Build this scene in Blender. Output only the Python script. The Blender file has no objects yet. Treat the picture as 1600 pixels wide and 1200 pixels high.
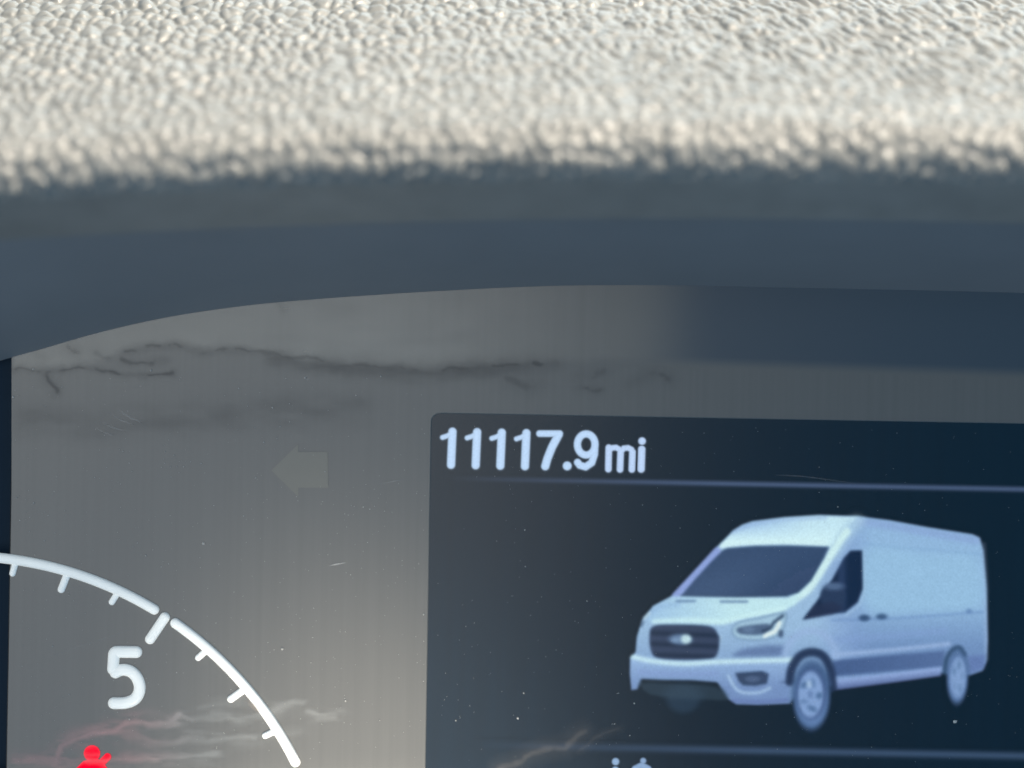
import bpy, bmesh, math
import numpy as np
from mathutils import Matrix, Vector

SC = bpy.context.scene
COL = SC.collection
S = 6.25e-5                      # metres per unit of the panel drawing (a 1600 x 1200 drawing, 100 mm wide)
ROLL = math.radians(1.0)
R = math.radians

# ------------------------------------------------------------------ camera
CAM_D = 0.25
cd = bpy.data.cameras.new('camera')
cam = bpy.data.objects.new('camera', cd)
COL.objects.link(cam)
SC.camera = cam
r_ = Vector((math.cos(ROLL), 0, math.sin(ROLL)))
u_ = Vector((-math.sin(ROLL), 0, math.cos(ROLL)))
m = Matrix.Identity(4)
for i in range(3):
    m[i][0] = r_[i]; m[i][1] = u_[i]; m[i][2] = (0, -1, 0)[i]; m[i][3] = (0, -CAM_D, 0)[i]
cam.matrix_world = m
cd.sensor_width = 36
cd.lens = 36 * CAM_D / 0.1
cd.clip_start = 0.01
cd.clip_end = 20
cd.dof.use_dof = True
cd.dof.focus_distance = CAM_D + 0.002
cd.dof.aperture_fstop = 10.5

# ------------------------------------------------------------------ world and lamps
world = bpy.data.worlds.new('World')
SC.world = world
world.use_nodes = True
bg = world.node_tree.nodes['Background']
bg.inputs[0].default_value = (0.07, 0.40, 0.76, 1)
bg.inputs[1].default_value = 0.56

def lamp(name, kind, loc, target, power, color, **kw):
    d = bpy.data.lights.new(name, kind)
    d.energy = power
    d.color = color
    for k, v in kw.items():
        setattr(d, k, v)
    o = bpy.data.objects.new(name, d)
    COL.objects.link(o)
    o.location = loc
    o.rotation_euler = (Vector(target) - Vector(loc)).to_track_quat('-Z', 'Y').to_euler()
    return o

# sunlight falling through the windscreen on the hood
L = Vector((0.45, -0.42, 0.80)).normalized()
lamp('sunlight_lamp', 'AREA', Vector((0, -0.02, 0.03)) + L * 1.4, (0, -0.02, 0.03), 70, (1.0, 0.885, 0.735), shape='DISK', size=0.05)
# soft daylight of the windscreen and of the bright cab behind the camera
lamp('windscreen_lamp', 'AREA', (0.3, 0.55, 0.75), (0, -0.02, 0.03), 8, (0.80, 0.95, 1.0), shape='RECTANGLE', size=1.1, size_y=0.6)
lamp('cab_lamp', 'AREA', (-0.575, -0.95, -0.12), (-0.575, 0, -0.12), 5.8, (1.0, 0.96, 0.89), shape='RECTANGLE', size=1.2, size_y=1.0)
lamp('low_warm_fill', 'AREA', (-0.42, -0.95, -0.42), (-0.42, 0, -0.42), 3.2, (1.0, 0.82, 0.62), shape='RECTANGLE', size=0.9, size_y=0.5)  # added warm fill, brightens the lower face by its reflection
lamp('sun_patch_spot', 'SPOT', (0.10, -0.42, -0.40), (-0.0105, 0, -0.0460), 38, (1.0, 0.9, 0.74), spot_size=R(5.4), spot_blend=1.0, shadow_soft_size=0.01)  # added spot, stands for a sun patch low on the face

SC.view_settings.view_transform = 'Standard'
SC.view_settings.look = 'None'
SC.view_settings.exposure = 0
SC.view_settings.gamma = 1
SC.view_settings.use_curve_mapping = False
SC.render.engine = 'CYCLES'
SC.cycles.use_denoising = True
SC.cycles.max_bounces = 6

# ------------------------------------------------------------------ helpers
CR, SR = math.cos(ROLL), math.sin(ROLL)
def pp(px, py, k=1.0):
    """drawing units -> panel x, z (k: scale for planes nearer than the face)"""
    dx, dz = (px - 800) * S * k, (600 - py) * S * k
    return dx * CR - dz * SR, dx * SR + dz * CR
def P3(px, py, y=0.0):
    x, z = pp(px, py)
    return (x, y, z)
def lin(c):
    c = np.asarray(c, float) / 255.0
    return np.where(c <= 0.04045, c / 12.92, ((c + 0.055) / 1.055) ** 2.4)

def link(name, me, mat, parent=None):
    o = bpy.data.objects.new(name, me)
    COL.objects.link(o)
    if mat is not None:
        me.materials.append(mat)
    o.parent = parent
    return o
def mesh(name, verts, faces, smooth=False):
    me = bpy.data.meshes.new(name)
    me.from_pydata([tuple(map(float, v)) for v in verts], [], [tuple(map(int, f)) for f in faces])
    me.update()
    if smooth:
        me.polygons.foreach_set('use_smooth', [True] * len(me.polygons))
    return me
def big_mesh(name, verts, quads, smooth=True):
    me = bpy.data.meshes.new(name)
    verts = np.asarray(verts, np.float32); quads = np.asarray(quads, np.int32)
    me.vertices.add(len(verts)); me.vertices.foreach_set('co', verts.ravel())
    n = len(quads)
    me.loops.add(n * 4); me.loops.foreach_set('vertex_index', quads.ravel())
    me.polygons.add(n)
    me.polygons.foreach_set('loop_start', np.arange(0, n * 4, 4, dtype=np.int32))
    me.update(calc_edges=True); me.validate()
    me.polygons.foreach_set('use_smooth', np.full(n, smooth))
    return me
def empty(name, loc=(0, 0, 0)):
    o = bpy.data.objects.new(name, None)
    COL.objects.link(o)
    o.location = loc
    o.empty_display_size = 0.01
    return o

def material(name, base, rough, coat=0.0, coat_rough=0.1, spec=0.5):
    mt = bpy.data.materials.new(name)
    mt.use_nodes = True
    b = mt.node_tree.nodes['Principled BSDF']
    b.inputs['Base Color'].default_value = (*base, 1)
    b.inputs['Roughness'].default_value = rough
    b.inputs['Specular IOR Level'].default_value = spec
    b.inputs['Coat Weight'].default_value = coat
    b.inputs['Coat Roughness'].default_value = coat_rough
    return mt, mt.node_tree, b
def node(nt, t, **kw):
    n = nt.nodes.new(t)
    for k, v in kw.items():
        setattr(n, k, v)
    return n
def mottle(nt, b, base, scale, amount, stretch=(1, 1, 1), detail=4, seed=0.0):
    """slight uneven tone: fine noise in object space mixed into the base colour"""
    tc = node(nt, 'ShaderNodeTexCoord')
    mp = node(nt, 'ShaderNodeMapping'); mp.inputs['Scale'].default_value = stretch; mp.inputs['Location'].default_value = (seed, seed, seed)
    nz = node(nt, 'ShaderNodeTexNoise'); nz.inputs['Scale'].default_value = scale; nz.inputs['Detail'].default_value = detail
    mx = node(nt, 'ShaderNodeMix', data_type='RGBA')
    a = [c * (1 - amount) for c in base]; e = [c * (1 + amount) for c in base]
    mx.inputs[6].default_value = (*a, 1); mx.inputs[7].default_value = (*e, 1)
    nt.links.new(tc.outputs['Object'], mp.inputs[0]); nt.links.new(mp.outputs[0], nz.inputs['Vector'])
    nt.links.new(nz.outputs['Fac'], mx.inputs[0]); nt.links.new(mx.outputs[2], b.inputs['Base Color'])
    return mp, nz, mx

# ------------------------------------------------------------------ materials
M = {}
M['leather'], nt, b = material('grained_dash_vinyl', (0.165, 0.166, 0.157), 0.46, spec=0.5)
mottle(nt, b, (0.165, 0.166, 0.157), 260, 0.22, detail=3)
M['shroud'], nt, b = material('smooth_dark_plastic', (0.150, 0.164, 0.178), 0.55)
mottle(nt, b, (0.150, 0.164, 0.178), 90, 0.10)
M['face'], nt, b = material('dial_face_plastic', (0.075, 0.074, 0.070), 0.5, coat=0.9, coat_rough=0.22)
mp, nz, mx = mottle(nt, b, (0.075, 0.074, 0.070), 260, 0.17, stretch=(6, 1, 0.08), detail=5)
bp = node(nt, 'ShaderNodeBump'); bp.inputs['Strength'].default_value = 0.05; bp.inputs['Distance'].default_value = 0.0002
nt.links.new(nz.outputs['Fac'], bp.inputs['Height']); nt.links.new(bp.outputs[0], b.inputs['Normal'])
M['backing'], nt, b = material('dark_backing_plastic', (0.006, 0.018, 0.034), 0.6, spec=0.08)
mottle(nt, b, (0.006, 0.018, 0.034), 120, 0.15)
M['marking'], nt, b = material('white_raised_marking', (0.86, 0.85, 0.81), 0.45)
mottle(nt, b, (0.86, 0.85, 0.81), 900, 0.05)
b.inputs['Emission Color'].default_value = (0.95, 1.0, 0.98, 1); b.inputs['Emission Strength'].default_value = 0.18
M['arrow'], nt, b = material('unlit_arrow_lens', (0.106, 0.102, 0.084), 0.5, coat=0.9, coat_rough=0.22)
mottle(nt, b, (0.106, 0.102, 0.084), 300, 0.08)
M['dust'], nt, b = material('pale_dust', (0.42, 0.41, 0.39), 0.9)
mottle(nt, b, (0.42, 0.41, 0.39), 3000, 0.4)

def lit_material(name, strength, base=(0.002, 0.010, 0.020), coat=1.0):
    """display glass: near black with a glossy coat, giving off the picture held in the colour attribute"""
    mt, nt, b = material(name, base, 0.4, coat=coat, coat_rough=0.21, spec=0.0)
    mottle(nt, b, base, 300, 0.25, stretch=(5, 1, 0.15))
    at = node(nt, 'ShaderNodeAttribute', attribute_name='picture')
    tc = node(nt, 'ShaderNodeTexCoord')
    nz = node(nt, 'ShaderNodeTexNoise'); nz.inputs['Scale'].default_value = 4500; nz.inputs['Detail'].default_value = 2
    mr = node(nt, 'ShaderNodeMapRange'); mr.inputs[1].default_value = 0.3; mr.inputs[2].default_value = 0.7; mr.inputs[3].default_value = 0.95; mr.inputs[4].default_value = 1.05
    mu = node(nt, 'ShaderNodeVectorMath', operation='SCALE')
    nt.links.new(tc.outputs['Object'], nz.inputs['Vector']); nt.links.new(nz.outputs['Fac'], mr.inputs[0])
    nt.links.new(at.outputs['Color'], mu.inputs[0]); nt.links.new(mr.outputs[0], mu.inputs['Scale'])
    nt.links.new(mu.outputs[0], b.inputs['Emission Color'])
    b.inputs['Emission Strength'].default_value = strength
    return mt
M['lit'] = lit_material('display_picture', 1.0)
M['screen'], nt, b = material('display_glass', (0.002, 0.010, 0.020), 0.4, coat=1.0, coat_rough=0.21, spec=0.0)
mottle(nt, b, (0.002, 0.010, 0.020), 300, 0.25, stretch=(5, 1, 0.15))

def attr_base_material(name, rough, coat, coat_rough):
    mt, nt, b = material(name, (0.1, 0.1, 0.1), rough, coat=coat, coat_rough=coat_rough)
    at = node(nt, 'ShaderNodeAttribute', attribute_name='tint')
    nt.links.new(at.outputs['Color'], b.inputs['Base Color'])
    return mt
M['dark_reflection'] = attr_base_material('painted_reflection_plastic', 0.5, 0.9, 0.22)

def smear_and_glint_material(name, color):
    mt = bpy.data.materials.new(name); mt.use_nodes = True
    nt = mt.node_tree; b = nt.nodes['Principled BSDF']; out = nt.nodes['Material Output']
    b.inputs['Base Color'].default_value = (*color, 1); b.inputs['Roughness'].default_value = 0.8
    at = node(nt, 'ShaderNodeAttribute', attribute_name='cover')
    tc = node(nt, 'ShaderNodeTexCoord')
    nz = node(nt, 'ShaderNodeTexNoise'); nz.inputs['Scale'].default_value = 1500; nz.inputs['Detail'].default_value = 5
    mr = node(nt, 'ShaderNodeMapRange'); mr.inputs[1].default_value = 0.25; mr.inputs[2].default_value = 0.7; mr.inputs[3].default_value = 0.35; mr.inputs[4].default_value = 1.0
    mu = node(nt, 'ShaderNodeMath', operation='MULTIPLY')
    nt.links.new(tc.outputs['Object'], nz.inputs['Vector']); nt.links.new(nz.outputs['Fac'], mr.inputs[0])
    nt.links.new(at.outputs['Fac'], mu.inputs[0]); nt.links.new(mr.outputs[0], mu.inputs[1])
    nt.links.new(mu.outputs[0], b.inputs['Alpha'])
    return mt
M['film'] = smear_and_glint_material('pale_scratch_and_glint', (0.55, 0.54, 0.53))
M['film_warm'] = smear_and_glint_material('brownish_dried_smear', (0.30, 0.24, 0.20))

# ------------------------------------------------------------------ dashboard hood (grained vinyl)
def hash2(ix, iy, k):
    h = (ix.astype(np.int64) * 374761393 + iy.astype(np.int64) * 668265263 + k * 974711) & 0x7fffffff
    h = ((h ^ (h >> 13)) * 1274126177) & 0x7fffffff
    h = (h ^ (h >> 16)) & 0xffffff
    return h / float(0xffffff)
def vnoise(x, y, k):
    ix, iy = np.floor(x), np.floor(y)
    fx, fy = x - ix, y - iy
    fx = fx * fx * (3 - 2 * fx); fy = fy * fy * (3 - 2 * fy)
    a, b_, c, d = hash2(ix, iy, k), hash2(ix + 1, iy, k), hash2(ix, iy + 1, k), hash2(ix + 1, iy + 1, k)
    return (a * (1 - fx) + b_ * fx) * (1 - fy) + (c * (1 - fx) + d * fx) * fy
def worley(x, y, k, jit=0.9):
    ix, iy = np.floor(x), np.floor(y)
    f1 = np.full(x.shape, 9.0); f2 = np.full(x.shape, 9.0); idv = np.zeros(x.shape)
    for dx in (-1, 0, 1):
        for dy in (-1, 0, 1):
            cx, cy = ix + dx, iy + dy
            qx = cx + 0.5 + jit * (hash2(cx, cy, k) - 0.5); qy = cy + 0.5 + jit * (hash2(cx, cy, k + 7) - 0.5)
            d = np.hypot(x - qx, y - qy)
            near = d < f1
            f2 = np.where(near, f1, np.minimum(f2, d)); idv = np.where(near, hash2(cx, cy, k + 3), idv); f1 = np.where(near, d, f1)
    return f1, f2, idv

SLOPE = R(30); NOSE = 0.0032
P0 = np.array([-0.028, 0.0229])                       # y, z where the top turns into the nose
dvec = np.array([-math.cos(SLOPE), -math.sin(SLOPE)]); nvec = np.array([-math.sin(SLOPE), math.cos(SLOPE)])
cen = P0 - NOSE * nvec
prof = []                                             # (y, z, ny, nz, arc length, grain)
for t in np.concatenate([np.arange(0.12, 0.05, -0.0008), np.arange(0.05, 0, -0.00012)]):
    # behind the frame the top curves gently down to the windscreen
    q = P0 - dvec * t
    sag = max(0.0, t - 0.055)
    prof.append((q[0], q[1] - sag * sag * 6, nvec[0], nvec[1], -t, 1.0))
PHI_END = R(125)
for phi in np.arange(0, PHI_END, 0.00012 / NOSE):
    nn = math.cos(phi) * nvec + math.sin(phi) * dvec
    q = cen + NOSE * nn
    g = 1.0 - min(1.0, max(0.0, (phi - R(92)) / R(25)))
    prof.append((q[0], q[1], nn[0], nn[1], NOSE * phi, g))
tan_end = -math.sin(PHI_END) * nvec + math.cos(PHI_END) * dvec
for t in np.arange(0.0004, 0.006, 0.0006):
    q = np.array(prof[-1][:2]) + tan_end * 0.0006
    prof.append((q[0], q[1], prof[-1][2], prof[-1][3], prof[-1][4] + 0.0006, 0.0))
prof = np.array(prof)
KL = (CAM_D - 0.030) / CAM_D                          # scale of the drawing at the lip
def lip_off(x):
    px = 800 + x / (S * KL)
    return (-(np.maximum(px, 1050) - 1050) ** 2 * 2.4e-5 - (np.minimum(px, 1050) - 1050) ** 2 * 3.0e-5 + (px - 800) * 0.0175) * S * KL
xs = np.concatenate([np.arange(-0.085, -0.062, 0.0005), np.arange(-0.062, 0.062, 0.00014), np.arange(0.062, 0.0855, 0.0005)])
X, V = np.meshgrid(xs, prof[:, 4])
wx = X + 0.0009 * (vnoise(X * 400, V * 400, 11) - 0.5) + 0.0003 * (vnoise(X * 1300, V * 1300, 12) - 0.5)
wy = V + 0.0009 * (vnoise(X * 400, V * 400, 13) - 0.5) + 0.0003 * (vnoise(X * 1300, V * 1300, 14) - 0.5)
# grain cells about 0.8 mm, drawn out diagonally towards the passenger side
ang = R(60)
k_el = np.clip((X + 0.025) / 0.05, 0, 1) * np.clip((0.001 - V) / 0.008, 0, 1)
a_ = wx * math.cos(ang) + wy * math.sin(ang); b_ = -wx * math.sin(ang) + wy * math.cos(ang)
ga = wx / 0.00130 ; gb = wy / 0.00172
f1, f2, idv = worley(ga, gb, 21)
e = np.clip((f2 - f1) / 0.6, 0, 1); e = e * e * (3 - 2 * e)
h1 = 0.45 * e * (0.65 + 0.35 * idv) + 0.75 * np.clip(1 - (f1 * 1.35) ** 2, 0, 1) * (0.7 + 0.3 * idv)
f1b, f2b, idb = worley(a_ / 0.0040, b_ / 0.00130, 41)
e2 = np.clip((f2b - f1b) / 0.5, 0, 1)
H = h1 * (1 - 0.62 * k_el) + 0.70 * k_el * e2 * (0.6 + 0.4 * idb)
H += 0.05 * vnoise(X * 2600, V * 2600, 5) + 0.5 * (vnoise(X * 330, V * 330, 6) - 0.5)
H *= (0.00046 + 0.00010 * k_el) * prof[:, 5][:, None]
Y = prof[:, 0][:, None] + H * prof[:, 2][:, None]
Z = prof[:, 1][:, None] + H * prof[:, 3][:, None] + lip_off(X)
verts = np.stack([X, Y, Z], -1).reshape(-1, 3)
nr, nc = X.shape
i0 = (np.arange(nr - 1)[:, None] * nc + np.arange(nc - 1)[None]).ravel()
hood = link('dashboard_hood', big_mesh('dashboard_hood', verts, np.stack([i0, i0 + nc, i0 + nc + 1, i0 + 1], 1)), M['leather'])
hood['label'] = 'sunlit grey pebble-grained dashboard hood arching over the instruments'
hood['category'] = 'dashboard hood'
lip_y, lip_z = prof[-1, 0], prof[-1, 1]
sh_y, sh_z = prof[-11, 0], prof[-11, 1]

# ------------------------------------------------------------------ instrument cluster
CL = empty('instrument_cluster', (*pp(800, 1500)[:1], 0.004, pp(800, 1500)[1]))
CL['label'] = 'instrument cluster with dial, lit screen and odometer, recessed under the hood'
CL['category'] = 'instrument cluster'
CLI = Matrix.Translation(-CL.location)
def part(name, me, mat, parent=CL):
    o = link(name, me, mat, parent)
    o.matrix_parent_inverse = CLI if parent is CL else Matrix.Identity(4)
    return o

# shroud: the smooth funnel wall between the hood's lip and the face
top_edge = [(-230, 680), (-120, 622), (-70, 596), (-30, 574), (20, 558), (60, 547), (150, 521), (250, 498), (350, 482), (450, 471), (600, 460), (700, 454), (800, 449), (900, 446),
            (1050, 446), (1200, 449), (1400, 453), (1600, 458), (1800, 468), (2000, 488), (2200, 524)]
def catmull(p, n=6, closed=False):
    p = [np.array(q, float) for q in p]
    out = []
    N = len(p)
    for i in range(N if closed else N - 1):
        if closed:
            a, b2, c, d = p[i - 1], p[i], p[(i + 1) % N], p[(i + 2) % N]
        else:
            a, b2, c, d = p[max(i - 1, 0)], p[i], p[i + 1], p[min(i + 2, N - 1)]
        for k in range(n):
            t = k / n
            out.append(0.5 * ((2 * b2) + (c - a) * t + (2 * a - 5 * b2 + 4 * c - d) * t * t + (3 * b2 - a - 3 * c + d) * t ** 3))
    if not closed:
        out.append(p[-1])
    return np.array(out)
edge = catmull(top_edge, 6)
def loft(rings):
    n = len(rings[0]); vs = [v for r in rings for v in r]; fs = []
    for k in range(len(rings) - 1):
        for i in range(n - 1):
            fs.append((k * n + i, k * n + i + 1, (k + 1) * n + i + 1, (k + 1) * n + i))
    return vs, fs
rings = []
for t in np.linspace(0, 1, 15):
    row = []
    for (px, py) in edge:
        bx, bz = pp(px, py)
        ox = bx * 0.97; oz = sh_z + float(lip_off(np.array(ox))) + 0.00005
        y = -0.0001 * (1 - t) + sh_y * t
        bulge = math.sin(math.pi * t) * -0.0002
        row.append((bx * (1 - t) + ox * t, y, bz * (1 - t) + oz * t + bulge))
    rings.append(row)
vs, fs = loft(rings)
shroud = part('shroud', mesh('shroud', vs, fs, True), M['shroud'])
# side wall at the driver's left
rings = []
for t in np.linspace(0, 1, 8):
    row = []
    for py in np.linspace(590, 1850, 24):
        bx, bz = pp(-230, py)
        row.append((bx - 0.012 * t, 0.0016 * (1 - t) + lip_y * t, bz))
    rings.append(row)
vs, fs = loft(rings)
part('side_wall', mesh('side_wall', vs, fs, True), M['shroud'])

SY = 0.00004          # the display sits this far behind the face
# backing and face plate with the opening for the screen
def slab(name, outline, hole, y_front, thick, mat, bevel=0.00012):
    cu = bpy.data.curves.new(name, 'CURVE'); cu.dimensions = '2D'; cu.fill_mode = 'BOTH'
    for pts in ([outline] + ([hole] if hole is not None else [])):
        sp = cu.splines.new('POLY'); sp.points.add(len(pts) - 1)
        for p, q in zip(sp.points, pts):
            x, z = pp(*q); p.co = (x, z, 0, 1)
        sp.use_cyclic_u = True
    cu.extrude = thick / 2 - bevel; cu.bevel_depth = bevel; cu.bevel_resolution = 1; cu.offset = -bevel
    tmp = bpy.data.objects.new('tmp', cu); COL.objects.link(tmp)
    me = bpy.data.meshes.new_from_object(tmp)
    bpy.data.objects.remove(tmp); bpy.data.curves.remove(cu)
    me.name = name
    me.transform(Matrix(((1, 0, 0, 0), (0, 0, -1, y_front + thick / 2), (0, 1, 0, 0), (0, 0, 0, 1))))
    me.materials.clear()
    return part(name, me, mat)
slab('backing_plate', [(-280, 500), (2260, 380), (2260, 1900), (-280, 1900)], None, 0.0014, 0.002, M['backing'])
def rrect(x0, y0, x1, y1, r, n=6):
    out = []
    for cx, cy, a0 in ((x1 - r, y0 + r, -90), (x1 - r, y1 - r, 0), (x0 + r, y1 - r, 90), (x0 + r, y0 + r, 180)):
        for k in range(n + 1):
            a = R(a0 + 90 * k / n); out.append((cx + r * math.cos(a), cy + r * math.sin(a)))
    return out
def tilt(pts, c=(800, 600)):
    # the drawing's own sides follow the panel's upright; coordinates were read along the photograph's axes
    t = ROLL
    return [(c[0] + (x - c[0]) * math.cos(t) - (y - c[1]) * math.sin(t), c[1] + (x - c[0]) * math.sin(t) + (y - c[1]) * math.cos(t)) for x, y in pts]
outline = [(x, y - 5) for x, y in edge if 18 < x < 2150]
outline = [(20, 552)] + outline + [(2140, 1850), (-2, 1850)]
SCR = rrect(676, 648.5, 2140 - 90, 1380, 13)
hole = tilt(SCR)
face = slab('face_plate', outline, hole, 0.0, 0.0009, M['face'])
screen = slab('display_screen', tilt(rrect(668, 640, 2060, 1390, 13)), None, SY, 0.0004, M['screen'], bevel=0.00005)
screen['label'] = 'dark lit display screen showing odometer reading and white van'

# ------------------------------------------------------------------ flat picture pieces: a fine grid with the picture in a colour attribute
def grid_pieces(u0, u1, v0, v1, step, colfun, y):
    """colfun(U, V) -> (rgb linear at nodes, label per cell, names); builds one mesh per label"""
    nu, nv = int((u1 - u0) / step) + 1, int((v1 - v0) / step) + 1
    us, vs_ = u0 + step * np.arange(nu), v0 + step * np.arange(nv)
    U, Vv = np.meshgrid(us, vs_)
    rgb, lab, names = colfun(U, Vv)
    dx, dz = (U - 800) * S, (600 - Vv) * S
    pts = np.stack([dx * CR - dz * SR, np.full(U.shape, y), dx * SR + dz * CR], -1).reshape(-1, 3)
    rgb = rgb.reshape(-1, 3)
    cell = lab[:-1, :-1]
    i0 = np.arange(nv - 1)[:, None] * nu + np.arange(nu - 1)[None]
    out = {}
    for k, nm in enumerate(names):
        sel = i0[cell == k]
        if len(sel) == 0:
            continue
        q = np.stack([sel, sel + nu, sel + nu + 1, sel + 1], 1)
        ids, inv = np.unique(q, return_inverse=True)
        me = big_mesh(nm, pts[ids], inv.reshape(-1, 4), smooth=False)
        at = me.attributes.new('picture', 'FLOAT_COLOR', 'POINT')
        at.data.foreach_set('color', np.concatenate([rgb[ids], np.ones((len(ids), 1))], 1).astype(np.float32).ravel())
        out[nm] = me
    return out
def seg_d(U, V, pts):
    d = np.full(U.shape, 1e9)
    for (x0, y0), (x1, y1) in zip(pts[:-1], pts[1:]):
        ex, ey = x1 - x0, y1 - y0
        t = np.clip(((U - x0) * ex + (V - y0) * ey) / max(ex * ex + ey * ey, 1e-9), 0, 1)
        d = np.minimum(d, np.hypot(U - x0 - t * ex, V - y0 - t * ey))
    return d
def poly_sd(U, V, pts):
    pts = [tuple(p) for p in pts]
    d = seg_d(U, V, pts + pts[:1])
    ins = np.zeros(U.shape, bool)
    for (x0, y0), (x1, y1) in zip(pts, pts[1:] + pts[:1]):
        if y0 == y1:
            continue
        c = ((y0 > V) != (y1 > V)) & (U < (x1 - x0) * (V - y0) / (y1 - y0) + x0)
        ins ^= c
    return np.where(ins, -d, d)
def ell_sd(U, V, cx, cy, rx, ry, rot=0.0):
    x, y = U - cx, V - cy
    c, s = math.cos(rot), math.sin(rot)
    x, y = x * c + y * s, -x * s + y * c
    return (np.hypot(x / rx, y / ry) - 1) * min(rx, ry)

# --- odometer characters (strokes with round ends; u, v on the odometer's own enlargement)
def oc(p):
    return (650 + p[0] / 4.0, 630 + p[1] / 4.0)
def glyph(name, strokes, color, glow=2.2, dots=()):
    st = [([oc(p) for p in pts], r / 4.0) for pts, r in strokes]
    dt = [(oc(p), r / 4.0) for p, r in dots]
    ax = [p[0] for s_, _ in st for p in s_] + [p[0] for p, _ in dt]; ay = [p[1] for s_, _ in st for p in s_] + [p[1] for p, _ in dt]
    def f(U, V):
        sd = np.full(U.shape, 1e9)
        for pts, r in st:
            sd = np.minimum(sd, seg_d(U, V, pts) - r)
        for (cx, cy), r in dt:
            sd = np.minimum(sd, np.hypot(U - cx, V - cy) - r)
        a = np.clip(0.5 - sd / 3.2, 0, 1); a = a * a * (3 - 2 * a)
        a = a + 0.05 * np.exp(-np.maximum(sd, 0) / 4.0) * (1 - a)
        core = np.clip(-sd / 5.0, 0, 1)
        c = lin(color)[None, None] * (a * (0.84 + 0.16 * core))[..., None]
        lab = np.where(sd < 2.6, 0, -1)
        return c, lab, [name]
    me = grid_pieces(min(ax) - 13, max(ax) + 13, min(ay) - 13, max(ay) + 13, 0.75, f, -0.00004 + SY - 0.00002)[name]
    return part(name, me, M['lit'], screen)
DIG = (190, 218, 250)
for k in range(4):
    x = 154 * k; y = 3 * k
    glyph('odometer_digit', [([(228 + x, 178 + y), (219 + x, 385 + y)], 25), ([(226 + x, 182 + y), (200 + x, 203 + y), (166 + x, 214 + y)], 15)], DIG)
glyph('odometer_digit', [([(772, 190), (898, 190)], 20), ([(892, 196), (850, 275), (822, 345), (808, 394)], 25)], DIG)
glyph('decimal_point', [], DIG, dots=[((945, 392), 27)])
ring = [(1064 + 55 * math.cos(a), 258 + 66 * math.sin(a)) for a in np.linspace(0, 2 * math.pi, 32)]
glyph('odometer_digit', [(ring, 22), ([(1118, 262), (1115, 320), (1098, 372), (1060, 398), (1024, 388), (1010, 370)], 22)], DIG)
glyph('unit_letter', [([(1205, 278), (1202, 412)], 20), ([(1279, 300), (1275, 414)], 20), ([(1353, 305), (1349, 414)], 20),
                      ([(1206, 300), (1222, 280), (1250, 277), (1274, 290), (1279, 310)], 17), ([(1281, 304), (1298, 282), (1325, 279), (1347, 290), (1353, 312)], 17)], (192, 216, 250))
glyph('unit_letter', [([(1411, 288), (1407, 412)], 22)], (192, 216, 250), dots=[((1413, 237), 23)])
# tops of the two characters that the frame cuts off at the bottom
def bc(p):
    return ((640 + p[0] * 0.3125 - 650) * 4, (1080 + p[1] * 0.3125 - 630) * 4)
glyph('status_letter', [([bc((1029, 395)), bc((1026, 470))], 22)], (150, 180, 215), dots=[(bc((1030, 352)), 22)])
glyph('status_letter', [([bc((1118, 420)), bc((1128, 388)), bc((1160, 372)), bc((1192, 388)), bc((1200, 430)), bc((1195, 470))], 20)], (140, 168, 205), dots=[(bc((1168, 348)), 18)])

# --- thin dividing lines on the screen
def line_piece(name, x0, y0, x1, y1, w, color, fade):
    def f(U, V):
        t = np.clip((U - x0) / (x1 - x0), 0, 1)
        c = y0 + (y1 - y0) * t
        a = np.exp(-((V - c) / (w * 0.5)) ** 2)
        a = a * np.clip(t / fade, 0, 1)
        return lin(color)[None, None] * a[..., None], np.where(np.abs(V - c) < w * 1.1, 0, -1), [name]
    me = grid_pieces(x0, x1, min(y0, y1) - w * 1.4, max(y0, y1) + w * 1.4, 1.6, f, SY - 0.00003)[name]
    return part(name, me, M['lit'], screen)
line_piece('divider_line', 700, 747.5, 1990, 772, 7.5, (66, 80, 108), 0.33)
line_piece('divider_line', 740, 1164, 1990, 1189, 11, (52, 68, 92), 0.35)

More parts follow.
